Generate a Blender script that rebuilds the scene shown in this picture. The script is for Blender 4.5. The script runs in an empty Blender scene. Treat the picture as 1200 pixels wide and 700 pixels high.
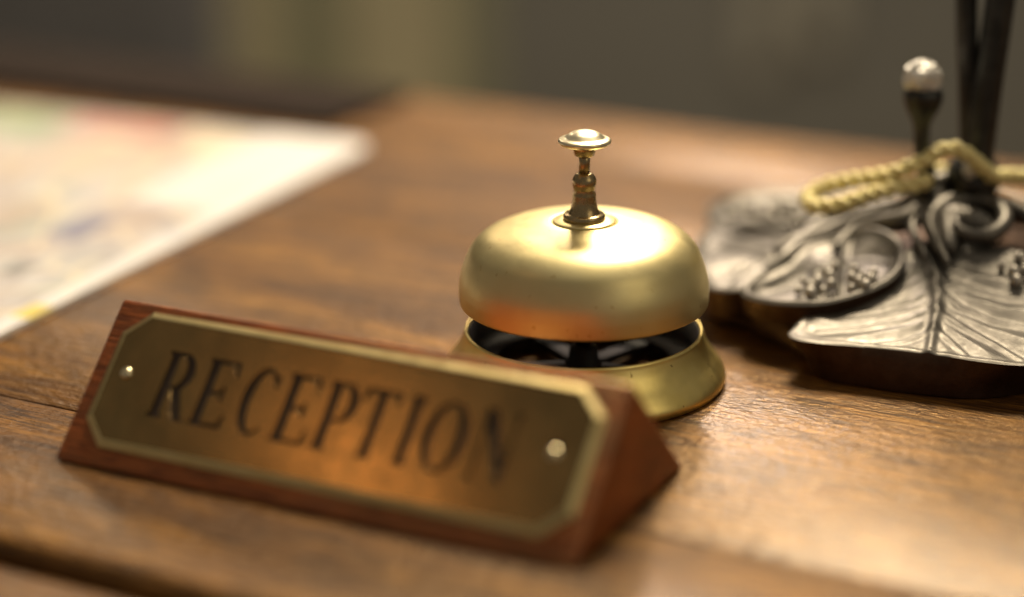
import bpy, bmesh, math, random
import numpy as np
from mathutils import Vector, Matrix

random.seed(7)
rng = np.random.default_rng(7)
scene = bpy.context.scene
COL = scene.collection
MM = 0.001
R = math.radians

# ------------------------------------------------------------------ camera
cam_d = bpy.data.cameras.new('camera')
cam = bpy.data.objects.new('camera', cam_d)
COL.objects.link(cam)
right = Vector((0.99937152, 0.03498017, -0.00574062))
up = Vector((-0.00560981, 0.31597075, 0.94875235))
fwd = Vector((-0.03500138, 0.94812387, -0.3159684))
M = Matrix((right, up, -fwd)).transposed().to_4x4()
M.translation = Vector((0.0, -0.57935695, 0.21794302))
cam.matrix_world = M
cam_d.sensor_width = 36.0
cam_d.lens = 72.0
cam_d.clip_start = 0.02
cam_d.clip_end = 50.0
cam_d.dof.use_dof = True
cam_d.dof.focus_distance = 0.592
cam_d.dof.aperture_fstop = 2.3
cam_d.dof.aperture_blades = 0
scene.camera = cam

# ------------------------------------------------------------------ world, lamps, exposure
world = bpy.data.worlds.new('World')
scene.world = world
world.use_nodes = True
wb = world.node_tree.nodes['Background']
wb.inputs['Color'].default_value = (1.0, 0.86, 0.68, 1)
wb.inputs['Strength'].default_value = 0.15


def area(name, loc, target, sx, sy, power, color):
    d = bpy.data.lights.new(name, 'AREA')
    d.shape = 'RECTANGLE'
    d.size, d.size_y = sx, sy
    d.energy = power
    d.color = color
    o = bpy.data.objects.new(name, d)
    COL.objects.link(o)
    o.location = loc
    o.rotation_euler = (Vector(target) - Vector(loc)).to_track_quat('-Z', 'Y').to_euler()
    return o


# big soft window behind the desk on the right
area('window_light', (0.17, 0.68, 0.97), (0.03, 0.0, 0.0), 0.34, 0.34, 23, (1.0, 0.83, 0.58))
# a smaller, lower pane of the same window wall
area('low_window_light', (0.115, 1.75, 0.97), (0.02, -0.1, 0.0), 0.24, 0.2, 9, (1.0, 0.80, 0.64))
# added unseen lamp at back left for glints on wood and dome
area('left_glint_fill', (-0.60, 1.75, 0.82), (-0.12, 0.0, 0.0), 0.2, 0.2, 1.6, (1.0, 0.80, 0.56))
# added overhead fill that brightens the reflections in the brass dome
area('overhead_fill', (0.45, 0.20, 1.6), (0.45, 0.20, 0.0), 1.6, 1.9, 4.0, (1.0, 0.88, 0.66))
# added unseen fill at front right to lift the bell base
area('front_right_fill', (1.25, -1.0, 0.95), (0.0, 0.0, 0.02), 1.0, 0.9, 2.6, (1.0, 0.84, 0.56))
# added unseen fill that brightens the wall behind
area('wall_fill', (0.1, 1.3, 1.0), (0.0, 2.1, -0.3), 0.6, 0.3, 4.8, (1.0, 0.92, 0.77))
# small warm lamp in the room, front left
area('room_light', (-1.03, -0.39, 1.24), (-0.06, -0.08, 0), 0.13, 0.10, 0.19, (1.0, 0.45, 0.17))

scene.view_settings.view_transform = 'Standard'
scene.view_settings.look = 'None'
scene.view_settings.exposure = 0.0
scene.view_settings.gamma = 1.0
scene.view_settings.use_curve_mapping = False


# ------------------------------------------------------------------ helpers
def link(name, me, mat, parent=None, smooth=True):
    me.name = name
    o = bpy.data.objects.new(name, me)
    COL.objects.link(o)
    if mat is not None:
        me.materials.clear()
        me.materials.append(mat)
    if smooth:
        for p in me.polygons:
            p.use_smooth = True
    if parent is not None:
        o.parent = parent
    return o


def mesh_from(verts, faces, scale=MM):
    me = bpy.data.meshes.new('mesh')
    me.from_pydata([(v[0] * scale, v[1] * scale, v[2] * scale) for v in verts], [], faces)
    me.update()
    bm = bmesh.new()
    bm.from_mesh(me)
    bmesh.ops.recalc_face_normals(bm, faces=bm.faces)
    bm.to_mesh(me)
    bm.free()
    return me


def thing(name, label, cat, loc=(0, 0, 0), rz=0.0, group=None):
    o = bpy.data.objects.new(name, None)
    o.empty_display_size = 0.02
    COL.objects.link(o)
    o.location = loc
    o.rotation_euler = (0, 0, rz)
    tag(o, label, cat, group)
    return o


def tag(o, label, cat, group=None):
    o['label'] = label
    o['category'] = cat
    if group:
        o['group'] = group


def sharp(o, deg=35):
    me = o.data
    bm = bmesh.new()
    bm.from_mesh(me)
    a = R(deg)
    for e in bm.edges:
        if len(e.link_faces) == 2:
            e.smooth = e.calc_face_angle(0) < a
    bm.to_mesh(me)
    bm.free()


def smooth_profile(pts, n=6):
    """Catmull-Rom through profile points."""
    out = []
    P = [np.array(p, float) for p in pts]
    P = [2 * P[0] - P[1]] + P + [2 * P[-1] - P[-2]]
    for i in range(1, len(P) - 2):
        for k in range(n):
            t = k / n
            a, b, c, d = P[i - 1], P[i], P[i + 1], P[i + 2]
            out.append(0.5 * ((2 * b) + (-a + c) * t + (2 * a - 5 * b + 4 * c - d) * t * t + (-a + 3 * b - 3 * c + d) * t ** 3))
    out.append(P[-2])
    return out


def lathe(profile, seg=128, cx=0.0, cy=0.0, closed=False):
    verts, faces = [], []
    n = len(profile)
    idx = []
    for r, z in profile:
        if r < 1e-4:
            idx.append([len(verts)] * seg)
            verts.append((cx, cy, z))
        else:
            row = []
            for k in range(seg):
                a = 2 * math.pi * k / seg
                row.append(len(verts))
                verts.append((cx + r * math.cos(a), cy + r * math.sin(a), z))
            idx.append(row)
    rng_ = range(n) if closed else range(n - 1)
    for i in rng_:
        j = (i + 1) % n
        for k in range(seg):
            k2 = (k + 1) % seg
            f = [idx[i][k], idx[i][k2], idx[j][k2], idx[j][k]]
            g = []
            for q in f:
                if q not in g:
                    g.append(q)
            if len(g) >= 3:
                faces.append(g)
    return mesh_from(verts, faces)


def tube(path, radii, seg=14, sub=8, caps=True, flat=1.0):
    P = np.array(smooth_profile(path, sub))
    if np.isscalar(radii):
        rad = np.full(len(P), float(radii))
    else:
        rad = np.interp(np.linspace(0, 1, len(P)), np.linspace(0, 1, len(radii)), radii)
    verts, faces = [], []
    T = np.gradient(P, axis=0)
    T /= np.linalg.norm(T, axis=1)[:, None]
    nrm = np.cross(T[0], [0.13, 0.27, 0.95])
    nrm /= np.linalg.norm(nrm)
    for i in range(len(P)):
        nrm = nrm - T[i] * (nrm @ T[i])
        nrm /= np.linalg.norm(nrm)
        b = np.cross(T[i], nrm)
        for k in range(seg):
            a = 2 * math.pi * k / seg
            verts.append(tuple(P[i] + rad[i] * (math.cos(a) * nrm + math.sin(a) * b * flat)))
    for i in range(len(P) - 1):
        for k in range(seg):
            k2 = (k + 1) % seg
            faces.append([i * seg + k, i * seg + k2, (i + 1) * seg + k2, (i + 1) * seg + k])
    if caps:
        for i, s in ((0, -1), (len(P) - 1, 1)):
            c = len(verts)
            verts.append(tuple(P[i] + s * T[i] * rad[i] * 0.7))
            for k in range(seg):
                faces.append([i * seg + k, i * seg + (k + 1) % seg, c])
    return verts, faces


def join(parts):
    V, F = [], []
    for v, f in parts:
        o = len(V)
        V += list(v)
        F += [[q + o for q in g] for g in f]
    return V, F


def box_mesh(x0, x1, y0, y1, z0, z1, bevel=0.0, seg=2):
    bm = bmesh.new()
    bmesh.ops.create_cube(bm, size=1.0)
    for v in bm.verts:
        v.co = Vector(((x0 + x1) / 2 + v.co.x * (x1 - x0), (y0 + y1) / 2 + v.co.y * (y1 - y0), (z0 + z1) / 2 + v.co.z * (z1 - z0))) * MM
    if bevel > 0:
        bmesh.ops.bevel(bm, geom=bm.edges[:], offset=bevel * MM, segments=seg, profile=0.5, affect='EDGES')
    me = bpy.data.meshes.new('box')
    bm.to_mesh(me)
    bm.free()
    return me


def sphere(cx, cy, cz, r, seg=12, rings=8, sz=1.0, jitter=0.0):
    V, F = [], []
    for i in range(rings + 1):
        th = math.pi * i / rings
        for k in range(seg):
            a = 2 * math.pi * k / seg
            rr = r * (1 + jitter * math.sin(3 * a + 2.1 * i) * math.sin(th))
            V.append((cx + rr * math.sin(th) * math.cos(a), cy + rr * math.sin(th) * math.sin(a), cz + rr * sz * math.cos(th)))
    for i in range(rings):
        for k in range(seg):
            k2 = (k + 1) % seg
            F.append([i * seg + k, i * seg + k2, (i + 1) * seg + k2, (i + 1) * seg + k])
    return V, F


# ------------------------------------------------------------------ materials
class NT:
    def __init__(self, name):
        self.m = bpy.data.materials.new(name)
        self.m.use_nodes = True
        self.t = self.m.node_tree
        self.b = self.t.nodes['Principled BSDF']

    def n(self, kind, **kw):
        nd = self.t.nodes.new(kind)
        for k, v in kw.items():
            if k.startswith('i_'):
                nd.inputs[k[2:].replace('_', ' ')].default_value = v
            else:
                setattr(nd, k, v)
        return nd

    def l(self, a, b):
        self.t.links.new(a, b)

    def noise(self, vec, scale, detail=3.0, rough=0.55, dist=0.0):
        nd = self.n('ShaderNodeTexNoise')
        nd.inputs['Scale'].default_value = scale
        nd.inputs['Detail'].default_value = detail
        nd.inputs['Roughness'].default_value = rough
        nd.inputs['Distortion'].default_value = dist
        if vec is not None:
            self.l(vec, nd.inputs['Vector'])
        return nd.outputs['Fac']

    def obj(self, scale=(1, 1, 1), rnd=False):
        tc = self.n('ShaderNodeTexCoord')
        mp = self.n('ShaderNodeMapping')
        mp.inputs['Scale'].default_value = scale
        src = tc.outputs['Object']
        if rnd:
            oi = self.n('ShaderNodeObjectInfo')
            ad = self.n('ShaderNodeVectorMath', operation='MULTIPLY_ADD')
            cmb = self.n('ShaderNodeCombineXYZ')
            for k in range(3):
                self.l(oi.outputs['Random'], cmb.inputs[k])
            ad.inputs[1].default_value = (7.1, 3.3, 5.7)
            self.l(cmb.outputs[0], ad.inputs[0])
            self.l(src, ad.inputs[2])
            src = ad.outputs[0]
        self.l(src, mp.inputs['Vector'])
        return mp.outputs['Vector']

    def ramp(self, fac, stops):
        nd = self.n('ShaderNodeValToRGB')
        cr = nd.color_ramp
        while len(cr.elements) < len(stops):
            cr.elements.new(0.5)
        for e, (p, c) in zip(cr.elements, stops):
            e.position = p
            e.color = (*c, 1) if len(c) == 3 else c
        self.l(fac, nd.inputs['Fac'])
        return nd.outputs['Color']

    def rng(self, fac, a, b, c, d):
        nd = self.n('ShaderNodeMapRange')
        for k, v in zip(('From Min', 'From Max', 'To Min', 'To Max'), (a, b, c, d)):
            nd.inputs[k].default_value = v
        self.l(fac, nd.inputs['Value'])
        return nd.outputs['Result']

    def mix(self, fac, a, b, mode='MIX'):
        nd = self.n('ShaderNodeMix', data_type='RGBA', blend_type=mode)
        for s, v in ((0, fac), (6, a), (7, b)):
            if isinstance(v, (int, float)):
                nd.inputs[s].default_value = v
            elif isinstance(v, tuple):
                nd.inputs[s].default_value = (*v, 1)
            else:
                self.l(v, nd.inputs[s])
        return nd.outputs[2]

    def math(self, op, a, b):
        nd = self.n('ShaderNodeMath', operation=op)
        for s, v in ((0, a), (1, b)):
            if isinstance(v, (int, float)):
                nd.inputs[s].default_value = v
            else:
                self.l(v, nd.inputs[s])
        return nd.outputs[0]

    def bump(self, h, strength, dist, prev=None):
        nd = self.n('ShaderNodeBump')
        nd.inputs['Strength'].default_value = strength
        nd.inputs['Distance'].default_value = dist
        self.l(h, nd.inputs['Height'])
        if prev is not None:
            self.l(prev, nd.inputs['Normal'])
        return nd.outputs['Normal']

    def set(self, **kw):
        for k, v in kw.items():
            s = self.b.inputs[k.replace('_', ' ')]
            if hasattr(v, 'is_linked') or hasattr(v, 'links'):
                self.l(v, s)
            elif isinstance(v, tuple):
                s.default_value = (*v, 1) if len(v) == 3 else v
            else:
                s.default_value = v


def wood(name, stops, rough=(0.2, 0.38), coat=0.2, ripple=0.75, gloss=0.046, dark=(0.026, 0.009, 0.002), scale=1.0):
    w = NT(name)
    k = scale
    big = w.noise(w.obj((4 * k, 26 * k, 26 * k), True), 1.0, 4, 0.6, 0.8)
    band = w.noise(w.obj((10 * k, 150 * k, 150 * k), True), 1.0, 4, 0.65, 0.5)
    fib = w.noise(w.obj((36 * k, 620 * k, 620 * k), True), 1.0, 3, 0.6)
    f = w.math('ADD', w.math('MULTIPLY', big, 0.42), w.math('ADD', w.math('MULTIPLY', band, 0.33), w.math('MULTIPLY', fib, 0.27)))
    col = w.ramp(f, stops)
    pore = w.noise(w.obj((62 * k, 760 * k, 760 * k), True), 1.0, 3, 0.62)
    pm = w.rng(pore, 0.52, 0.62, 0.0, 1.0)
    col = w.mix(w.math('MULTIPLY', pm, 0.75), col, dark)
    fig = w.noise(w.obj((22 * k, 60 * k, 60 * k), True), 1.0, 5, 0.7, 1.2)
    col = w.mix(w.rng(fig, 0.38, 0.60, 0.72, 0.0), col, dark)
    fine = w.noise(w.obj((85 * k, 1500 * k, 1500 * k), True), 1.0, 2, 0.6)
    col = w.mix(w.rng(fine, 0.54, 0.62, 0.0, 0.6), col, dark)
    blot = w.noise(w.obj((22, 34, 34), True), 1.0, 4, 0.6)
    ro = w.rng(w.math('ADD', w.math('MULTIPLY', blot, 0.6), w.math('MULTIPLY', fib, 0.4)), 0.35, 0.65, rough[0], rough[1])
    rip = w.noise(w.obj((230, 430, 430), True), 1.0, 3, 0.62)
    n1 = w.bump(rip, ripple, 0.0012)
    saw = w.noise(w.obj((430, 38, 38), True), 1.0, 2, 0.5)
    n1 = w.bump(saw, 0.35, 0.0007, n1)
    n2 = w.bump(pore, 0.55, -0.0006, n1)
    n3 = w.bump(fib, 0.4, 0.0006, n2)
    w.set(Base_Color=col, Roughness=0.55, Normal=n3, Coat_Weight=coat, Coat_Roughness=0.15)
    w.l(w.bump(rip, ripple * 0.35, 0.0012), w.b.inputs['Coat Normal'])
    w.set(Specular_IOR_Level=0.2)
    # warm sheen of the oiled fibres
    g = w.n('ShaderNodeBsdfAnisotropic')
    g.inputs['Color'].default_value = (0.95, 0.56, 0.19, 1)
    w.l(ro, g.inputs['Roughness'])
    w.l(n3, g.inputs['Normal'])
    mx = w.n('ShaderNodeMixShader')
    mx.inputs[0].default_value = gloss
    w.l(w.math('MULTIPLY', w.rng(pm, 0, 1, 1.0, 0.35), gloss), mx.inputs[0])
    w.l(w.b.outputs[0], mx.inputs[1])
    w.l(g.outputs[0], mx.inputs[2])
    w.l(mx.outputs[0], w.t.nodes['Material Output'].inputs['Surface'])
    return w.m


def metal(name, c1, c2, rough, scale=120, bump=0.0, spots=None, streak=None):
    w = NT(name)
    a = w.noise(w.obj(), scale, 4, 0.6)
    col = w.mix(w.rng(a, 0.35, 0.68, 0, 1), c1, c2)
    if spots:
        s = w.noise(w.obj(), 420, 2, 0.5)
        col = w.mix(w.rng(s, 0.69, 0.74, 0, 0.85), col, spots)
    b = w.noise(w.obj(), scale * 2.7, 4, 0.65)
    ro = w.rng(b, 0.3, 0.7, rough[0], rough[1])
    w.set(Base_Color=col, Metallic=1.0, Roughness=ro)
    nn = None
    if bump:
        nn = w.bump(w.noise(w.obj(), 900, 3, 0.6), bump, 0.0004)
    if streak:
        nn = w.bump(w.noise(w.obj(streak), 1.0, 3, 0.6), 0.05, 0.0002, nn)
    if nn is not None:
        w.set(Normal=nn)
    return w.m


def plain(name, c, rough=0.5, metallic=0.0, var=0.15, scale=40, bump=0.0):
    w = NT(name)
    a = w.noise(w.obj(), scale, 4, 0.6)
    lo = tuple(x * (1 - var) for x in c)
    hi = tuple(min(1, x * (1 + var)) for x in c)
    w.set(Base_Color=w.mix(w.rng(a, 0.3, 0.7, 0, 1), lo, hi), Roughness=rough, Metallic=metallic)
    if bump:
        w.set(Normal=w.bump(w.noise(w.obj(), scale * 6, 3, 0.6), bump, 0.001))
    return w.m


M_DESK = wood('desk_wood', [(0.40, (0.042, 0.014, 0.002)), (0.50, (0.18, 0.075, 0.011)), (0.58, (0.29, 0.134, 0.021)), (0.68, (0.45, 0.228, 0.045))])
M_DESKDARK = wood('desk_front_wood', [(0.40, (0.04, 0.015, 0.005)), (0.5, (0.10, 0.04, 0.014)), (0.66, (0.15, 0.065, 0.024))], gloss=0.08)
M_BLOCK = wood('sign_wood', [(0.40, (0.14, 0.026, 0.005)), (0.52, (0.32, 0.068, 0.012)), (0.66, (0.46, 0.11, 0.024))], rough=(0.3, 0.42), ripple=0.1, gloss=0.10, dark=(0.085, 0.018, 0.005), scale=1.5)
M_BRASS = metal('bell_brass', (0.72, 0.61, 0.305), (0.78, 0.68, 0.37), (0.38, 0.46), 45, 0.05, spots=(0.62, 0.49, 0.22))
M_BRASSBASE = metal('bell_base_brass', (0.80, 0.63, 0.21), (0.86, 0.70, 0.28), (0.30, 0.42), 60, 0.05, spots=(0.3, 0.2, 0.07))
M_POST = metal('aged_brass', (0.36, 0.265, 0.135), (0.48, 0.37, 0.2), (0.2, 0.34), 200, 0.05)
M_BUTTON = metal('pale_brass', (0.86, 0.77, 0.54), (0.90, 0.83, 0.62), (0.28, 0.38), 200, 0.0)
M_PLATE = metal('plate_brass', (0.25, 0.178, 0.075), (0.31, 0.225, 0.095), (0.15, 0.21), 60, 0.02, spots=(0.3, 0.2, 0.08), streak=(40, 900, 900))
M_RIM = metal('polished_rim_brass', (0.66, 0.52, 0.24), (0.74, 0.60, 0.30), (0.28, 0.36), 90, 0.02)
M_ENGRAVE = plain('engraved_fill', (0.034, 0.019, 0.012), 0.55)
M_BLACK = plain('black_enamel', (0.010, 0.008, 0.007), 0.6)
M_PEWTER = metal('cast_pewter', (0.105, 0.096, 0.084), (0.17, 0.157, 0.138), (0.36, 0.54), 140, 0.08)
M_PEWTER.node_tree.nodes['Principled BSDF'].inputs['Metallic'].default_value = 0.7
M_BERRY = metal('lit_pewter', (0.36, 0.335, 0.30), (0.48, 0.45, 0.41), (0.34, 0.46), 200)  # berries made paler than the leaves to stand in for catching light
M_BERRY.node_tree.nodes['Principled BSDF'].inputs['Metallic'].default_value = 0.6
M_BRONZE = metal('dark_bronze', (0.065, 0.038, 0.025), (0.10, 0.062, 0.042), (0.45, 0.6), 140, 0.3)
M_STEM = metal('blackened_metal', (0.045, 0.047, 0.046), (0.078, 0.08, 0.077), (0.3, 0.5), 120, 0.2)
M_SILVER = metal('bright_pewter', (0.70, 0.68, 0.64), (0.86, 0.84, 0.80), (0.4, 0.6), 300, 0.5)
M_SILVER.node_tree.nodes['Principled BSDF'].inputs['Metallic'].default_value = 0.55
M_GOLD = plain('gold_cord_thread', (0.90, 0.75, 0.36), 0.42, 0.2, 0.2, 500, 0.4)
M_SCREW = metal('screw_brass', (0.76, 0.66, 0.42), (0.84, 0.75, 0.52), (0.18, 0.3), 300)

# ------------------------------------------------------------------ setting
M_WALL = plain('wall_paint', (0.215, 0.205, 0.172), 0.8, 0, 0.10, 3)
M_FLOOR = plain('floor_tone', (0.10, 0.07, 0.05), 0.6, 0, 0.2, 5)
o = link('floor', mesh_from([(-4000, -3000, -1050), (4000, -3000, -1050), (4000, 2300, -1050), (-4000, 2300, -1050)], [(0, 1, 2, 3)]), M_FLOOR, None, False)
o['kind'] = 'structure'
o = link('back_wall', box_mesh(-4000, 4000, 2100, 2200, -1050, 700), M_WALL, None, False)
o['kind'] = 'structure'

M_TAN = plain('tan_panel_paint', (0.50, 0.44, 0.27), 0.7, 0, 0.08, 6)
M_OLIVE = plain('olive_panel_paint', (0.30, 0.29, 0.18), 0.7, 0, 0.08, 6)
door = thing('wall_panelling', 'blurred pale olive and tan upright panels on the wall behind the desk', 'panelling', (0, 2.1, -1.05))
link('panel', box_mesh(-500, -395, -30, -3, 0, 1500, 4), M_TAN, door, False)
link('panel', box_mesh(-393, -320, -18, -3, 0, 1500, 4), M_OLIVE, door, False)
link('panel', box_mesh(-318, -175, -30, -3, 0, 1500, 4), M_TAN, door, False)
link('panel', box_mesh(-173, -120, -20, -3, 0, 1500, 4), M_OLIVE, door, False)

M_DIM = plain('dim_panel_paint', (0.40, 0.37, 0.29), 0.7, 0, 0.08, 6)
link('panel', box_mesh(212, 252, -25, -3, 700, 1500, 4), M_DIM, door, False)
link('panel', box_mesh(283, 330, -25, -3, 730, 1500, 4), M_DIM, door, False)
M_CHAIR = plain('charcoal_upholstery', (0.13, 0.127, 0.127), 0.75, 0, 0.15, 30)
ch = thing('armchair', 'dark grey blurred seat back with rounded corner beyond the white sheet', 'chair', (-0.66, 1.75, -1.05))
link('backrest', box_mesh(-330, 245, -60, 60, 712, 1250, 55, 5), M_CHAIR, ch)
link('seat', box_mesh(-300, 215, -520, -60, 380, 470, 35, 4), M_CHAIR, ch)
for sx in (-270, 185):
    for sy in (-490, 10):
        link('leg', box_mesh(sx, sx + 40, sy, sy + 40, 0, 382 if sy < 0 else 715, 4), M_CHAIR, ch)

# ------------------------------------------------------------------ desk
YAW = R(-26.0)
desk = thing('desk', 'warm brown wooden desk top of long worn planks', 'desk', (0, 0, 0), YAW)
for v0, v1 in ((-170, -92.18), (-91.82, 101.82), (102.18, 231.82), (232.18, 310)):
    bm = bmesh.new()
    bmesh.ops.create_cube(bm, size=1.0)
    for v in bm.verts:
        v.co = Vector((-80 + v.co.x * 1300, (v0 + v1) / 2 + v.co.y * (v1 - v0), -14 + v.co.z * 28)) * MM
    def edges_at(y, z):
        return [e for e in bm.edges if all(abs(q.co.y - y * MM) < 1e-6 and abs(q.co.z - z * MM) < 1e-6 for q in e.verts)]
    for y, wide in ((v0, v0 == -170), (v1, v1 == 310)):
        es = edges_at(y, 0)
        bmesh.ops.bevel(bm, geom=es, offset=(5.0 if wide else 0.7) * MM, segments=5 if wide else 2, profile=0.5, affect='EDGES')
    me = bpy.data.meshes.new('plank')
    bm.to_mesh(me)
    bm.free()
    o = link('plank', me, M_DESK, desk)
    sharp(o, 30)
link('edge_moulding', box_mesh(-730, 570, -204, -171, -40, -5, 4, 4), M_DESK, desk)
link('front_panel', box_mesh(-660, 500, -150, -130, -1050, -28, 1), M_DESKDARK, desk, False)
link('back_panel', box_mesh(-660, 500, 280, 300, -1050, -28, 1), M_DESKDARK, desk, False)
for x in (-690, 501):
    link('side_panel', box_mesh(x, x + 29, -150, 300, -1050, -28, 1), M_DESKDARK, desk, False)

# ------------------------------------------------------------------ printed sheet
w = NT('printed_paper')
v = w.obj()
sep = w.n('ShaderNodeSeparateXYZ')
w.l(v, sep.inputs[0])
white = (0.76, 0.75, 0.77)
t1 = w.noise(w.obj((16, 16, 16)), 1.0, 2, 0.5, 0.5)
col = w.ramp(t1, [(0.34, (0.40, 0.31, 0.27)), (0.5, (0.54, 0.53, 0.545)), (0.62, (0.35, 0.38, 0.36))])
lines = w.noise(w.obj((240, 70, 1)), 1.0, 3, 0.6)
col = w.mix(w.rng(lines, 0.50, 0.58, 0, 0.6), col, (0.36, 0.31, 0.32))
roads = w.n('ShaderNodeTexVoronoi', feature='DISTANCE_TO_EDGE')
roads.inputs['Scale'].default_value = 34
w.l(v, roads.inputs['Vector'])
col = w.mix(w.rng(roads.outputs['Distance'], 0.02, 0.05, 0.55, 0), col, (0.86, 0.74, 0.50))


def patch(col, cx, cy, rx, ry, c, s):
    dx = w.math('DIVIDE', w.math('ABSOLUTE', w.math('SUBTRACT', sep.outputs[0], cx * MM), 0), rx * MM)
    dy = w.math('DIVIDE', w.math('ABSOLUTE', w.math('SUBTRACT', sep.outputs[1], cy * MM), 0), ry * MM)
    d = w.math('MAXIMUM', dx, dy)
    return w.mix(w.rng(d, 0.9, 1.05, s, 0), col, c)


# bare margin, whitened for blown-out light near the corner, then printed blocks
col = patch(col, -26, -52, 26, 70, white, 0.8)
col = patch(col, -4, -150, 5, 160, white, 0.8)
col = patch(col, -118, -18, 27, 13, (0.48, 0.10, 0.09), 0.65)
col = patch(col, -176, -24, 28, 18, (0.22, 0.35, 0.17), 0.7)
col = patch(col, -100, -70, 40, 30, (0.58, 0.46, 0.36), 0.4)
col = patch(col, -45, -157, 8, 15, (0.08, 0.10, 0.24), 0.8)
col = patch(col, -22, -183, 13, 11, (0.25, 0.25, 0.29), 0.45)
col = patch(col, -27, -131, 7, 5, (0.20, 0.23, 0.33), 0.45)
col = patch(col, -12, -147, 5, 6, (0.20, 0.23, 0.33), 0.45)
col = patch(col, -80, -150, 12, 18, (0.50, 0.33, 0.25), 0.4)
col = patch(col, -36, -209, 5, 7, (0.06, 0.06, 0.07), 0.7)
col = patch(col, -4, -246, 4, 7, (0.66, 0.52, 0.02), 0.9)
w.set(Base_Color=col, Roughness=0.5, Coat_Weight=0.3, Coat_Roughness=0.3)
w.set(Normal=w.bump(w.noise(w.obj((30, 30, 30)), 1.0, 2, 0.5), 0.15, 0.002))
# sheet: origin at its far right corner, desk frame axes
ca, sa = math.cos(YAW), math.sin(YAW)
U0, V0 = -190.0, 220.0
bm = bmesh.new()
out = []
rc = 13.0
for cx, cy, a0 in ((-rc, -rc, 0), (-rc - 430 + 2 * rc, -rc, 90), (-rc - 430 + 2 * rc, -300 + rc, 180), (-rc, -300 + rc, 270)):
    for k in range(9):
        a = R(a0 + 90 * k / 8)
        px_, py_ = cx + rc * math.cos(a), cy + rc * math.sin(a)
        out.append((px_, py_))
top = [bm.verts.new((x * MM, y * MM, 2.4 * MM)) for x, y in out]
bot = [bm.verts.new((x * MM, y * MM, 0.3 * MM)) for x, y in out]
bm.faces.new(top)
bm.faces.new(bot[::-1])
for k in range(len(out)):
    k2 = (k + 1) % len(out)
    bm.faces.new((top[k], bot[k], bot[k2], top[k2]))
bmesh.ops.recalc_face_normals(bm, faces=bm.faces)
me = bpy.data.meshes.new('sheet')
bm.to_mesh(me)
bm.free()
sheet = link('printed_sheet', me, w.m, None, False)
sheet.location = (-0.0900, 0.2800, 0)
sheet.rotation_euler = (0, 0, R(-20.8))
tag(sheet, 'large white printed sheet with round corner and pale coloured blocks, left on the desk', 'paper')

M_SHADE = plain('shade_tone', (0.022, 0.015, 0.012), 0.95, 0, 0.15, 60, 0.1)
M_SHADE.node_tree.nodes['Principled BSDF'].inputs['Specular IOR Level'].default_value = 0.12
fo = link('shade_strip', box_mesh(-570, -238, 228, 299, 0.3, 5.0, 1.6, 3), M_SHADE)  # added dark slab standing in for the shaded back of the desk
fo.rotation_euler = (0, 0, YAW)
tag(fo, 'added flat dark brown strip standing in for shade on the desk behind the white sheet', 'shade strip')

# ------------------------------------------------------------------ service bell
bell = thing('desk_bell', 'round brass reception bell with a press button on top', 'bell')
prof = smooth_profile([(42.3, 0.4), (42.8, 2.0), (42.2, 3.8), (40.6, 6.2), (38.6, 8.8), (37.0, 11.6), (36.0, 14.2), (35.7, 15.4)], 5)
prof += [(35.3, 16.0), (34.7, 15.8), (34.6, 14.8)]
prof += [(34.9, 11.0), (36.2, 7.0), (38.8, 3.0), (40.8, 0.4)]
link('base_ring', lathe(prof, 160, closed=True), M_BRASSBASE, bell)
lin = lathe([(34.5, 15.2), (34.2, 15.2), (33.4, 9.0), (31.0, 6.4), (26.5, 5.6), (26.5, 4.6), (31.6, 5.2), (34.4, 8.6)], 128, closed=True)
o = link('base_lining', lin, M_BLACK, bell)
hub = lathe([(0, 10.4), (3.6, 10.4), (4.2, 9.6), (4.6, 6.0), (6.0, 4.6), (6.0, 2.6), (0, 2.6)], 48)
link('hub', hub, M_BLACK, bell)
for k in range(5):
    a = R(-97 + 72 * k)
    me = box_mesh(5.2, 28.5, -3.0, 3.0, 2.8, 5.0, 0.6, 2)
    sp = link('spoke', me, M_BLACK, bell)
    sp.rotation_euler = (0, 0, a)
link('inner_post', lathe([(0, 48.0), (2.4, 48.0), (2.4, 10.2), (0, 10.2)], 24), M_BLACK, bell)
outer = smooth_profile([(36.8, 24.4), (37.05, 25.0), (37.15, 26.9), (37.1, 29.5), (36.55, 33.2), (35.2, 37.2), (33.1, 41.4), (29.4, 44.7), (24.0, 47.0), (18.0, 48.2), (13.0, 48.95), (10.2, 49.15)], 6)
outer += [(9.6, 49.0), (9.2, 48.75), (6.0, 48.8), (3.0, 48.8)]
inner = [(3.0, 47.6), (13, 47.4), (23, 44.6), (31.8, 38.6), (35.5, 31.0), (36.2, 26.6), (36.3, 24.4)]
link('dome', lathe(list(outer) + inner, 192, closed=True), M_BRASS, bell)
link('collar', lathe([(5.8, 48.7), (9.1, 48.7), (9.3, 49.2), (9.0, 49.5), (6.2, 49.7)], 96), M_BRASS, bell)
link('washer', lathe([(0, 49.3), (5.9, 49.3), (6.2, 49.7), (6.2, 50.9), (5.8, 51.4), (0, 51.5)], 64), M_POST, bell)
nut = smooth_profile([(4.7, 51.3), (4.4, 52.0), (3.95, 53.2), (3.6, 55.0), (3.45, 57.4)], 4) + smooth_profile([(3.05, 58.6), (3.3, 59.4), (3.55, 60.6), (3.4, 62.0), (2.7, 63.2), (1.9, 63.7), (0, 63.8)], 4)
link('nut', lathe(nut, 48), M_POST, bell)
link('plunger', lathe([(0, 71), (1.65, 71), (1.65, 62), (0, 62)], 32), M_POST, bell)
btn = smooth_profile([(0, 69.0), (2.6, 69.0), (3.0, 69.4), (3.5, 71.6), (3.7, 72.0)], 2)
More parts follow.
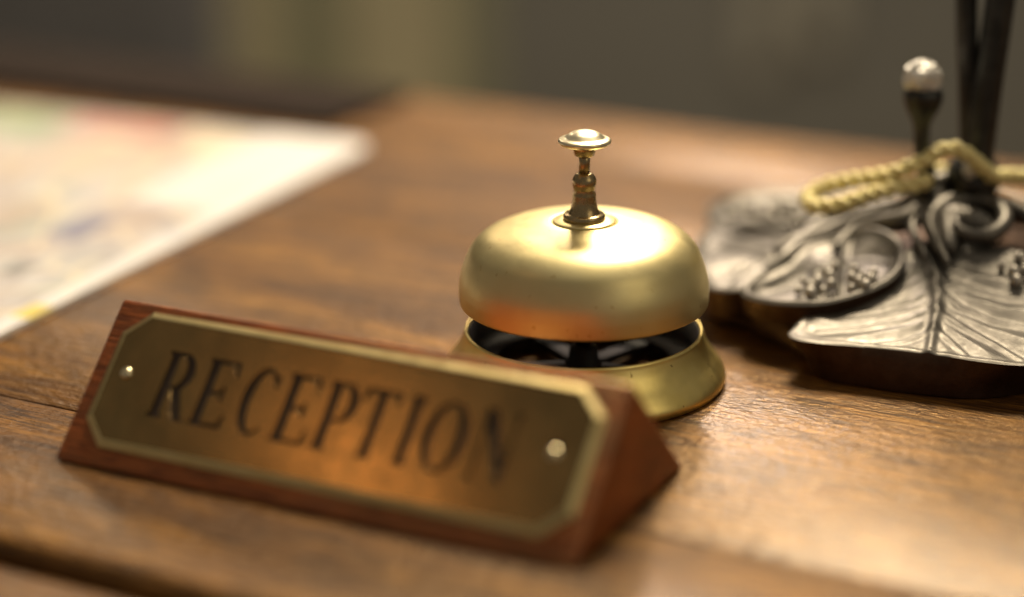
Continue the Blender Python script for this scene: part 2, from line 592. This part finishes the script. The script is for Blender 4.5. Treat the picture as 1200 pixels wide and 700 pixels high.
link('button_collar', lathe([(0, 68.8), (2.5, 68.8), (2.9, 69.1), (3.6, 71.7), (3.6, 72.6), (0, 72.6)], 48), M_POST, bell)
link('button', lathe([(0, 72.0), (5.6, 72.0)] + smooth_profile([(7.0, 72.2), (7.65, 72.8), (7.75, 73.4), (7.3, 73.9), (6.0, 74.3), (5.4, 74.7), (4.2, 75.6), (2.4, 76.2), (0.01, 76.4)], 4), 64), M_BUTTON, bell)

# ------------------------------------------------------------------ reception sign
SY = R(-24.69)
sign = thing('desk_sign', 'triangular wooden desk sign with engraved brass plate reading RECEPTION', 'sign', (-0.14467, -0.06761, 0), SY)
L, D, H = 157.1, 70.5, 35.9
bm = bmesh.new()
P = [(0, 0, 0.3), (0, D, 0.3), (0, 35.2, H + 0.6)]
a = [bm.verts.new(Vector(p) * MM) for p in P]
b = [bm.verts.new(Vector((L, p[1], p[2])) * MM) for p in P]
bm.faces.new(a)
bm.faces.new(b[::-1])
for k in range(3):
    bm.faces.new((a[k], b[k], b[(k + 1) % 3], a[(k + 1) % 3]))
bmesh.ops.recalc_face_normals(bm, faces=bm.faces)
bmesh.ops.bevel(bm, geom=bm.edges[:], offset=1.5 * MM, segments=4, profile=0.5, affect='EDGES')
me = bpy.data.meshes.new('block')
bm.to_mesh(me)
bm.free()
o = link('wooden_block', me, M_BLOCK, sign)
sharp(o, 32)

slope = math.atan2(H + 0.3, 35.2)
face_mat = Matrix.Translation((0, 0, 0.0003)) @ Matrix.Rotation(slope, 4, 'X')


def arc(cx, cy, rx, ry, a0, a1, n=18):
    return [(cx + rx * math.cos(R(a0 + (a1 - a0) * k / n)), cy + ry * math.sin(R(a0 + (a1 - a0) * k / n))) for k in range(n + 1)]


h, t, sw, sh = 20.5, 2.7, 1.0, 0.7
GL = {}
GL['I'] = [[(0, 0), (2 * sw + t, 0), (2 * sw + t, sh), (sw + t, 2 * sh), (sw + t, h - 2 * sh), (2 * sw + t, h - sh), (2 * sw + t, h), (0, h), (0, h - sh), (sw, h - 2 * sh), (sw, 2 * sh), (0, sh)]]
c = 5.5
GL['T'] = [[(c - t / 2 - sw, 0), (c + t / 2 + sw, 0), (c + t / 2 + sw, sh), (c + t / 2, 2 * sh), (c + t / 2, h - 1.2), (9.2, h - 1.2), (10.0, h - 4.2), (10.9, h - 4.2), (10.9, h), (0.1, h), (0.1, h - 4.2), (1, h - 4.2), (1.8, h - 1.2), (c - t / 2, h - 1.2), (c - t / 2, 2 * sh), (c - t / 2 - sw, sh)]]
GL['E'] = [[(0, 0), (10.2, 0), (10.6, 4.4), (9.8, 4.4), (8.6, 1.2), (sw + t, 1.2), (sw + t, 9.7), (6.4, 9.7), (7, 8.0), (7.8, 8.0), (7.8, 12.7), (7, 12.7), (6.4, 11), (sw + t, 11), (sw + t, h - 1.2), (8.2, h - 1.2), (9.3, h - 4.6), (10.1, h - 4.6), (9.8, h), (0, h), (0, h - sh), (sw, h - 2 * sh), (sw, 2 * sh), (0, sh)]]
GL['C'] = [arc(5.2, h / 2, 5.2, h / 2 + 0.2, 52, 312, 30) + arc(5.8, h / 2, 3.1, h / 2 - 1.0, 312, 70, 30) + [(8.6, h - 5.6), (9.4, h - 5.6), (9.4, h - 1.0)]]
GL['O'] = [arc(6, h / 2, 6, h / 2 + 0.2, 0, 350, 36), arc(6, h / 2, 3.3, h / 2 - 1.0, 0, 350, 36)]
GL['P'] = [[(0, 0), (2 * sw + t, 0), (2 * sw + t, sh), (sw + t, 2 * sh), (sw + t, 8.6), (5.2, 8.6)] + arc(5.2, 14.55, 4.8, 5.95, -80, 90, 16) + [(0, h), (0, h - sh), (sw, h - 2 * sh), (sw, 2 * sh), (0, sh)],
           [(sw + t, 9.7), (4.8, 9.7)] + arc(4.8, 14.55, 2.3, 4.85, -80, 90, 14) + [(sw + t, 19.4)]]
GL['R'] = [[(0, 0), (2 * sw + t, 0), (2 * sw + t, sh), (sw + t, 2 * sh), (sw + t, 9.0), (4.7, 9.0), (8.1, 0), (11.8, 0), (11.8, sh), (10.7, 1.1), (7.5, 9.5)] + arc(5.2, 14.7, 4.8, 5.8, -50, 90, 14) + [(0, h), (0, h - sh), (sw, h - 2 * sh), (sw, 2 * sh), (0, sh)],
           [(sw + t, 10.1), (4.8, 10.1)] + arc(4.8, 14.75, 2.3, 4.65, -80, 90, 14) + [(sw + t, 19.4)]]
GL['N'] = [[(0, 0), (2.9, 0), (2.9, 0.6), (1.9, 0.9), (1.9, h - 4.6), (8.7, 0), (10.1, 0), (10.1, h - 0.9), (11.1, h - 0.6), (11.1, h), (8.2, h), (8.2, h - 0.6), (9.2, h - 0.9), (9.2, 5.6), (3.3, h), (0, h), (0, h - 0.6), (1, h - 0.9), (1, 0.9), (0, 0.6)]]
GL = {k_: [[(x_, y_ * 0.955) for x_, y_ in ct] for ct in v_] for k_, v_ in GL.items()}
TEXT = [('R', 24.0), ('E', 37.3), ('C', 51.0), ('E', 63.0), ('P', 75.6), ('T', 86.4), ('I', 100.0), ('O', 106.7), ('N', 121.4)]
BASE = 17.1


def fill(contours, z0, z1, bevel=0.0, offset=0.0):
    cu = bpy.data.curves.new('outline', 'CURVE')
    cu.dimensions = '2D'
    cu.fill_mode = 'BOTH'
    cu.extrude = ((z1 - z0) / 2 - bevel) * MM
    cu.bevel_depth = bevel * MM
    cu.bevel_resolution = 1
    cu.offset = offset * MM
    for ct in contours:
        sp = cu.splines.new('POLY')
        sp.points.add(len(ct) - 1)
        sp.use_cyclic_u = True
        for p, q in zip(sp.points, ct):
            p.co = (q[0] * MM, q[1] * MM, 0, 1)
    ob = bpy.data.objects.new('outline', cu)
    COL.objects.link(ob)
    dg = bpy.context.evaluated_depsgraph_get()
    me = bpy.data.meshes.new_from_object(ob.evaluated_get(dg))
    bpy.data.objects.remove(ob)
    bpy.data.curves.remove(cu)
    for q in me.vertices:
        q.co.z += (z0 + z1) / 2 * MM
    return me


def octagon(x0, x1, y0, y1, c, inset=0.0):
    x0, x1, y0, y1 = x0 + inset, x1 - inset, y0 + inset, y1 - inset
    c = c - inset * 0.586
    return [(x0 + c, y0), (x1 - c, y0), (x1, y0 + c), (x1, y1 - c), (x1 - c, y1), (x0 + c, y1), (x0, y1 - c), (x0, y0 + c)]


PX = (5.2, 153.0, 6.0, 47.4, 7.5)
letters_all = [[(x + q[0], BASE + q[1]) for q in ct] for ch_, x in TEXT for ct in GL[ch_]]
face_in = octagon(*PX, 2.1)
me = fill([face_in] + letters_all, 0.9, 1.6, 0.03, -0.03)
rim_me = bpy.data.meshes.new('rim')
bm = bmesh.new()
rings = []
for ins, z in ((0.0, 0.0), (0.0, 0.45), (0.12, 0.6), (1.9, 1.62), (2.05, 1.66), (2.3, 1.6), (2.4, 1.3)):
    rings.append([bm.verts.new((x * MM, y * MM, z * MM)) for x, y in octagon(*PX, ins)])
for r0, r1 in zip(rings, rings[1:]):
    for k in range(8):
        bm.faces.new((r0[k], r0[(k + 1) % 8], r1[(k + 1) % 8], r1[k]))
bmesh.ops.recalc_face_normals(bm, faces=bm.faces)
bm.to_mesh(rim_me)
bm.free()
plate = link('brass_plate', me, M_PLATE, sign, False)
plate.matrix_local = face_mat @ Matrix.Translation((0, 0, 0.00005))
link('plate_rim', rim_me, M_RIM, plate, False)
letter_mesh = {}
for ch_, x in TEXT:
    if ch_ not in letter_mesh:
        letter_mesh[ch_] = fill(GL[ch_], 0.25, 0.8, 0.0, 0.2)
    lo = link('letter', letter_mesh[ch_], M_ENGRAVE, plate, False)
    lo.location = (x * MM, BASE * MM, 0)
    lo['label'] = 'engraved dark capital letter ' + ch_
for x in (12.9, 143.0):
    s = link('screw', lathe([(1.9, 1.3), (1.9, 1.9), (1.5, 2.5), (0.8, 2.85), (0, 2.95)], 24), M_SCREW, sign)
    s.matrix_local = face_mat @ Matrix.Translation((x * MM, 27.8 * MM, 0))

# ------------------------------------------------------------------ ornate leaf stand
CX, CY = 125.0, 68.0
stand = thing('ornate_stand', 'cast metal stand with leaf and berry base and dark rising stems', 'ornament', (CX * MM, CY * MM, 0))


def local(pts):
    return [(p[0] - CX, p[1] - CY) + tuple(p[2:]) for p in pts]


def mound(x, y):
    r = np.hypot(x, y)
    tt = np.clip((88 - r) / 70, 0, 1)
    return 12 + 20 * tt ** 1.3


def seg_dist(X, Y, line):
    best = np.full(X.shape, 1e9)
    tpos = np.zeros(X.shape)
    n = len(line) - 1
    for i in range(n):
        ax, ay = line[i][0], line[i][1]
        bx, by = line[i + 1][0], line[i + 1][1]
        dx, dy = bx - ax, by - ay
        tt = np.clip(((X - ax) * dx + (Y - ay) * dy) / (dx * dx + dy * dy + 1e-9), 0, 1)
        d = np.hypot(X - ax - tt * dx, Y - ay - tt * dy)
        m = d < best
        best = np.where(m, d, best)
        tpos = np.where(m, (i + tt) / n, tpos)
    return best, tpos


def leaf(name, outline, veins, lift, skirt_to, rim=0.0, rimw=1.6, cup=0.0, edge_drop=0.0, n=220, rings=56, center=None, inset=1.2, mat=None, parent=None, tip=None):
    ol = np.array(smooth_profile([outline[-1]] + list(outline) + [outline[0], outline[1]], 8))[8:-8][:, :2]
    seg_l = np.r_[0, np.cumsum(np.hypot(*np.diff(np.vstack([ol, ol[:1]]), axis=0).T))]
    s = np.linspace(0, seg_l[-1], n, endpoint=False)
    cl = np.vstack([ol, ol[:1]])
    B = np.stack([np.interp(s, seg_l, cl[:, 0]), np.interp(s, seg_l, cl[:, 1])], 1)
    c0 = np.array(center if center is not None else B.mean(0))
    verts, faces = [], []
    fr = 1 - (1 - np.linspace(0, 1, rings + 1)) ** 1.0
    G = c0[None, None, :] + fr[:, None, None] * (B[None] - c0)
    X, Y = G[..., 0], G[..., 1]
    Z = mound(X, Y) + lift
    de, _ = seg_dist(X, Y, [tuple(q) for q in cl])
    span = max(np.ptp(B[:, 0]), np.ptp(B[:, 1]))
    Z = Z - edge_drop * np.exp(-(de / 4.0) ** 2)
    Z = Z - cup * (1 - np.exp(-(de / 5.0) ** 2))
    if rim:
        Z = Z + rim * np.exp(-((de - rimw * 0.9) / rimw) ** 2)
    allv = np.full(X.shape, 1e9)
    for line, hgt, wid in veins:
        d, tp = seg_dist(X, Y, line)
        hh = 0.85 * hgt * (1 - 0.5 * tp)
        ww = 1.3 * wid * (1 - 0.4 * tp)
        Z = Z + hh * np.exp(-(d / ww) ** 2) - 0.10 * hh * np.exp(-((d - 2.1 * ww) / (1.3 * ww)) ** 2)
        allv = np.minimum(allv, d)
    Z = Z + 1.9 * (1 - np.exp(-(allv / 6.5) ** 2)) * (1 - np.exp(-(de / 4.0) ** 2)) if veins else Z
    for i in range(rings + 1):
        for k in range(n):
            verts.append((X[i, k], Y[i, k], Z[i, k]))
    for i in range(rings):
        for k in range(n):
            k2 = (k + 1) % n
            faces.append([i * n + k, i * n + k2, (i + 1) * n + k2, (i + 1) * n + k])
    base = rings * n
    top_n = len(faces)
    prev = base
    ins = np.full(n, inset)
    for tx, ty, ta, tw in tip or ():
        ins = ins + ta * np.exp(-((B[:, 0] - tx) ** 2 + (B[:, 1] - ty) ** 2) / tw ** 2)
    nor = B - c0
    nor /= np.linalg.norm(nor, axis=1)[:, None]
    for q in range(1, 5):
        f = q / 4
        st = len(verts)
        for k in range(n):
            z0 = Z[-1, k]
            zt = skirt_to if skirt_to >= 0 else z0 + skirt_to
            zz = z0 + (zt - z0) * f
            off = -ins[k] * math.sin(f * math.pi / 2) + 0.35 * math.sin(f * math.pi)
            verts.append((B[k, 0] + nor[k, 0] * off, B[k, 1] + nor[k, 1] * off, zz))
        for k in range(n):
            k2 = (k + 1) % n
            faces.append([prev + k, prev + k2, st + k2, st + k])
        prev = st
    me = mesh_from(verts, faces)
    o = link(name, me, mat or M_PEWTER, parent or stand)
    # side wall of the casting is unpolished dark bronze
    me.materials.append(M_BRONZE)
    for p in me.polygons:
        if p.index >= top_n:
            p.material_index = 1
    sharp(o, 50)
    return o


# plinth under the leaves
front = [(37.5, 57), (48.5, 44.5), (58, 29.5), (66.5, 14.5), (82, 1.5), (94, -4), (105, -7.5), (118, -9), (131, -8)]
ol = local(front)
for k in range(1, 22):
    a = R(-80 + (265 * k / 22))
    rr = 82 + 3.5 * math.sin(a * 5)
    ol.append((rr * math.cos(a), rr * math.sin(a)))
S = smooth_profile([ol[-1]] + ol + [ol[0], ol[1]], 6)[6:-6]
S = [(q[0], q[1]) for q in S[:-1]]
n = len(S)
V, F = [], []
lv = [(0.965, 0.3), (0.975, 1.2), (0.97, 4.0), (0.96, 8.0), (0.92, 10.0), (0.55, 17.0), (0.2, 26.0)]
for f, z in lv:
    V += [(x * f, y * f, z) for x, y in S]
for i in range(len(lv) - 1):
    for k in range(n):
        F.append([i * n + k, i * n + (k + 1) % n, (i + 1) * n + (k + 1) % n, (i + 1) * n + k])
V.append((0, 0, 27.0))
for k in range(n):
    F.append([(len(lv) - 1) * n + k, (len(lv) - 1) * n + (k + 1) % n, len(V) - 1])
link('plinth', mesh_from(V, F), M_BRONZE, stand)

leafA = [(62.8, 8.6), (69.7, 19.3), (83.1, 25.3), (94.6, 33.0), (102.9, 45.3), (109.8, 47.5), (117.0, 45.1), (127.0, 42.1), (140.3, 39.4), (153.2, 33.1), (158.2, 19.3), (153.3, -1.2), (141.8, -15.5), (128.7, -20.7), (117.5, -19.1), (103.6, -13.9), (91.8, -9.8), (79.8, -5.6), (68.5, -2.4), (63.0, 0.8), (61.6, 4.6)]
VA = [([(103.5, 55.9), (107.4, 39.8), (108.6, 25.9), (107.0, 12.8), (104.4, 1.8), (101.1, -12.0)], 2.0, 1.7),
      ([(109.5, 19.1), (113.7, 11.2), (122.6, 3.8), (133.5, 0.1), (147, 2)], 0.75, 1.1),
      ([(107.5, 9.4), (113.6, 0.4), (120.9, -8.2), (127.7, -17.9)], 0.75, 1.1),
      ([(104.6, 2.5), (108.0, -5.4), (111.5, -13.8)], 0.6, 0.9),
      ([(109.4, 29.0), (116.5, 21.4), (128.7, 15.9), (148, 16)], 0.75, 1.2),
      ([(108.3, 23.7), (100.5, 17.5), (89.9, 14.3), (78, 14)], 0.75, 1.1),
      ([(107.0, 12.8), (96.5, 7.2), (83.6, 5.0), (70.4, 5.5)], 0.75, 1.1),
      ([(103.9, 0.5), (94.8, -4.6), (84.8, -5.2)], 0.6, 0.9),
      ([(108.9, 31.3), (103.1, 28.1), (97.9, 22.4)], 0.6, 0.9),
      ([(108.8, 39.0), (122, 32), (136, 29), (150, 28)], 0.6, 1.1)]
leaf('leaf', local(leafA), [(local(a_), b_, c_) for a_, b_, c_ in VA], 0.0, 0.5, inset=-1.6, tip=((62 - CX, 7 - CY, 9.5, 14.0), (133 - CX, -20 - CY, 9.5, 17.0), (155 - CX, 5 - CY, 8.0, 22.0)), rim=0.6, rimw=1.2, center=(107 - CX, 13 - CY), rings=84, n=300)

medB = [(49.2, 31.7), (53.2, 42.6), (60.5, 50.4), (72.3, 60.1), (83.4, 62.0), (92.5, 58.0), (98.7, 48.3), (100.7, 37.2), (98.2, 27.4), (92.1, 20.5), (82.3, 16.4), (71.9, 14.8), (61.8, 17.9), (53.1, 23.6)]
med = leaf('leaf', local(medB), [(local([(84.2, 56.7), (81.6, 43.3), (79.4, 30.0), (78.8, 19.7)]), 1.6, 1.0), (local([(78, 40), (68, 38), (58, 36)]), 0.7, 1.2), (local([(82, 44), (90, 42), (96, 36)]), 0.7, 1.2)], 3.4, -6.0, rim=1.6, rimw=1.7, cup=2.2)
leafC = [(38.1, 46.0), (36.5, 75.6), (42.5, 107.9), (52.2, 112.6), (63.6, 101.5), (72.4, 78.2), (75.6, 60.1), (70.0, 45.9), (60.4, 39.5), (50.7, 36.4), (42.7, 38.0)]
leaf('leaf', local(leafC), [(local([(78, 72), (66, 66), (52, 60), (40, 56)]), 1.4, 1.4), (local([(66, 66), (60, 54), (54, 44)]), 0.9, 1.1), (local([(60, 63), (54, 76), (44, 86)]), 0.9, 1.1), (local([(52, 60), (47, 52), (43, 46)]), 0.8, 1.0), (local([(68, 68), (64, 82), (56, 98)]), 0.9, 1.1)], 2.2, 5.0, inset=2.2, rim=1.5, rimw=1.5, cup=1.0)
leafD = [(44.1, 116.4), (44.8, 135.5), (56.7, 150.4), (71.2, 155.4), (86.0, 150.0), (88.3, 120.1), (78.9, 98.7), (66.4, 92.1), (52.0, 100.2)]
leaf('leaf', local(leafD), [(local([(86, 104), (70, 122), (56, 138)]), 1.3, 1.3)], 2.6, 5.0, inset=2.2, rim=1.8, rimw=1.6, cup=1.6)
# the far and right-hand leaves close the ring of leaves
leafE = [(84, 146), (98, 160), (124, 156), (150, 158), (166, 142), (160, 118), (140, 104), (112, 104), (94, 118)]
leaf('leaf', local(leafE), [(local([(126, 106), (127, 130), (128, 154)]), 1.4, 1.4), (local([(126, 118), (112, 132), (102, 146)]), 0.9, 1.1), (local([(127, 118), (142, 130), (152, 144)]), 0.9, 1.1)], 1.4, 5.0, inset=2.2, rim=1.2, rimw=1.5, cup=0.8)
leafF = [(158, 36), (172, 24), (198, 34), (212, 60), (210, 92), (196, 122), (168, 136), (154, 112), (150, 80), (150, 54)]
leaf('leaf', local(leafF), [(local([(154, 74), (176, 74), (206, 76)]), 1.4, 1.4), (local([(170, 74), (184, 56), (194, 44)]), 0.9, 1.1), (local([(170, 74), (182, 94), (190, 114)]), 0.9, 1.1)], 1.0, 5.0, inset=2.2, rim=1.2, rimw=1.5, cup=0.8)


def zof(x, y, extra):
    return float(mound(np.array(x - CX), np.array(y - CY))) + extra


def berries(pts, parent, lift, r0):
    for i, (x, y) in enumerate(pts):
        r = r0 * (0.68 + 0.5 * ((i * 37) % 10) / 10)
        v_, f_ = sphere(0, 0, 0, r, 12, 8)
        o_ = link('berry', mesh_from(v_, f_), M_BERRY, parent)
        o_.location = ((x - CX) * MM, (y - CY) * MM, (zof(x, y, lift) + 0.35 * r) * MM)


berries([(68.6, 30.6), (70.3, 25.8), (73.0, 32.2), (75.4, 35.2), (76.5, 30.6), (76.3, 25.5), (73.6, 22.2), (69.7, 21.7), (82.8, 27.1), (84.1, 31.7), (86.0, 27.5), (88.3, 24.0), (89.6, 27.6), (82.0, 21.0), (86.3, 20.9), (84.6, 24.2), (66.4, 25.2), (72.4, 28.2), (79.0, 35.5)], stand, 4.4, 1.8)
berries([(50, 120), (53.8, 126), (54.7, 135.5), (58.0, 115), (60.0, 133), (63.6, 125), (66, 108), (70.7, 123), (68.1, 138.0), (74, 110), (58, 106), (64, 116), (76, 130), (74, 143)], stand, 3.0, 2.6)
berries([(129.2, 29.7), (132.3, 26.5), (135.4, 34.5), (135.9, 28.5), (132.2, 21.7), (136.6, 23.4), (139.3, 31.6), (141, 26), (139, 19)], stand, 1.4, 2.0)

# scrolls, tendrils
def tendril(path, radii, sub=8, flat=1.0, mat=M_PEWTER, name='tendril', seg=16):
    v_, f_ = tube([(p[0] - CX, p[1] - CY, p[2]) for p in path], radii, seg, sub, True, flat)
    return link(name, mesh_from(v_, f_), mat, stand)


tendril([(58, 46, 19), (64, 51.5, 21.5), (69.5, 60, 23.5), (74.5, 71, 25), (80, 79, 27), (90, 84, 30)], [1.6, 2.6, 2.8, 2.4, 2.4, 2.0])
tendril([(63, 60, 21), (69, 64, 23.5), (76, 66, 25.5), (85, 70, 28), (97, 72, 32), (108, 70, 36)], [2.6, 3.0, 2.4, 2.2, 2.6, 2.8])
tendril([(80, 52, 25), (88, 62, 28.5), (96, 60, 31), (103, 57, 33), (109, 59, 36), (114, 64, 39.5), (117, 69, 42)], [1.2, 2.4, 3.2, 3.8, 3.8, 3.2, 2.4])
tendril([(96, 66, 31), (103, 66, 35), (108, 65, 39), (113, 66, 43), (120, 68, 45)], [1.4, 2.6, 3.2, 3.0, 2.4])
# spiral curl beside the stems
tendril([(112.5, 28, 27.5), (110.2, 39.2, 31.5), (109.4, 49.1, 35.0), (114.7, 57.4, 38.0), (123.7, 60.6, 39.4), (131.7, 55.7, 38.5), (132.6, 46.6, 35.8), (126.9, 40.1, 33.6), (119.4, 40.3, 33.8), (117.2, 46.3, 36.0), (122.0, 51.3, 38.5)], [1.0, 2.0, 2.6, 2.8, 2.6, 2.6, 2.6, 2.4, 2.0, 1.6, 1.0])
tendril([(106.5, 34, 28.0), (105.0, 43.3, 30.6), (104.8, 51.8, 33.0), (108.6, 57.2, 36.5)], [0.8, 1.5, 1.7, 1.6])
tendril([(114, 36, 30), (117, 52, 34.0), (124, 48, 34.5), (129, 44, 33)], [2.2, 5.5, 5.0, 2.0])
tendril([(131, 60, 39), (140, 58, 36), (148, 50, 32), (152, 40, 27)], [2.6, 3.0, 2.8, 1.4])

# bulb, bud and stems
link('bulb', lathe(smooth_profile([(11.5, 26), (10.5, 31), (8.0, 35), (7.6, 39), (8.9, 43), (8.2, 48), (5.0, 52), (2.0, 53.5), (0.01, 54)], 5), 48, 0.5, -1.5), M_STEM, stand)
v_, f_ = sphere(-1.6, -8.0, 49.0, 2.6, 12, 8, 1.3)
link('bulb_highlight', mesh_from(v_, f_), M_SILVER, stand)  # pale bead added as the highlight on the dark bulb
tendril([(109.8, 61, 33), (109.4, 60, 47), (107.6, 60, 57), (107.1, 60, 64), (107.0, 60, 68)], [3.6, 3.2, 2.6, 2.5, 3.4], mat=M_STEM, name='stem')
cupp = smooth_profile([(2.4, 62), (3.2, 65), (5.2, 69), (6.2, 72.5), (5.9, 75.0), (4.6, 75.8)], 5)
link('bud_cup', lathe(list(cupp) + [(0, 75.0)], 40, 107.0 - CX, 60 - CY), M_STEM, stand)
V, F = [], []
for i in range(10):
    th = math.pi * i / 9
    for k in range(15):
        a = 2 * math.pi * (k + 0.5 * (i % 2)) / 15
        rr = 6.0 * (0.80 + 0.27 * abs(math.cos(2.5 * a + 0.7 * th)) ** 0.8 * math.sin(th) ** 0.5 + 0.06 * math.sin(5 * th + 3 * a))
        V.append((106.4 - CX + rr * math.sin(th) * math.cos(a), 60 - CY + rr * math.sin(th) * math.sin(a), 79.2 + rr * 1.0 * math.cos(th)))
for i in range(9):
    for k in range(15):
        F.append([i * 15 + k, i * 15 + (k + 1) % 15, (i + 1) * 15 + (k + 1) % 15, (i + 1) * 15 + k])
link('bud_tip', mesh_from(V, F), M_SILVER, stand, False)
tendril([(125.4, 68, 46), (124.2, 68.6, 58), (122.6, 69.3, 78), (120.6, 70, 102), (119, 71, 160), (121, 73, 260)], [3.6, 3.5, 3.5, 3.5, 3.3, 3.0], mat=M_STEM, name='stem')
tendril([(126.2, 64, 46), (126.9, 65, 56), (128.4, 65.6, 78), (130.3, 66, 102), (134.5, 66, 160), (143, 66, 260)], [4.8, 4.7, 4.7, 4.7, 4.3, 3.8], mat=M_STEM, name='stem')

# ------------------------------------------------------------------ twisted gold cord round the stems
path = [(160, 74, 40), (146, 71, 43.4), (136.5, 66, 45.4), (131, 59.5, 47), (124, 55.5, 53), (118.6, 54, 57.0), (113.5, 55, 56.8), (106.5, 53.6, 53.2), (96.5, 54, 49.2), (85.8, 58, 46.2), (76.5, 61, 42.9), (71.4, 57, 40.4), (73.6, 50.5, 39.6), (81.2, 47.5, 41.2), (90.3, 49.5, 43.7), (99.8, 51, 45.8), (107.5, 53.5, 46.6), (113.5, 73, 45), (122, 79, 43), (133, 79, 42), (146, 78, 41), (162, 82, 38)]
C0 = np.array(smooth_profile(path, 16))
seglen = np.r_[0, np.cumsum(np.linalg.norm(np.diff(C0, axis=0), axis=1))]
ss = np.arange(0, seglen[-1], 0.45)
C0 = np.stack([np.interp(ss, seglen, C0[:, k]) for k in range(3)], 1)
T = np.gradient(C0, axis=0)
T /= np.linalg.norm(T, axis=1)[:, None]
nr = np.cross(T[0], [0, 0, 1.0])
N1 = []
for i in range(len(C0)):
    nr = nr - T[i] * (nr @ T[i])
    nr /= np.linalg.norm(nr)
    N1.append(nr.copy())
N1 = np.array(N1)
B1 = np.cross(T, N1)
cord = thing('gold_cord', 'twisted golden cord looped around the stems of the ornate stand', 'cord', tuple(C0[len(C0) // 2] * MM * np.array((1, 1, 0))))
org = np.array(cord.location) / MM
for q in range(2):
    ph = ss / 8.5 * 2 * math.pi + q * math.pi
    st = C0 + 1.2 * (np.cos(ph)[:, None] * N1 + np.sin(ph)[:, None] * B1) - org
    v_, f_ = tube(st[::2], 1.55, 12, 2)
    link('strand', mesh_from(v_, f_), M_GOLD, cord)
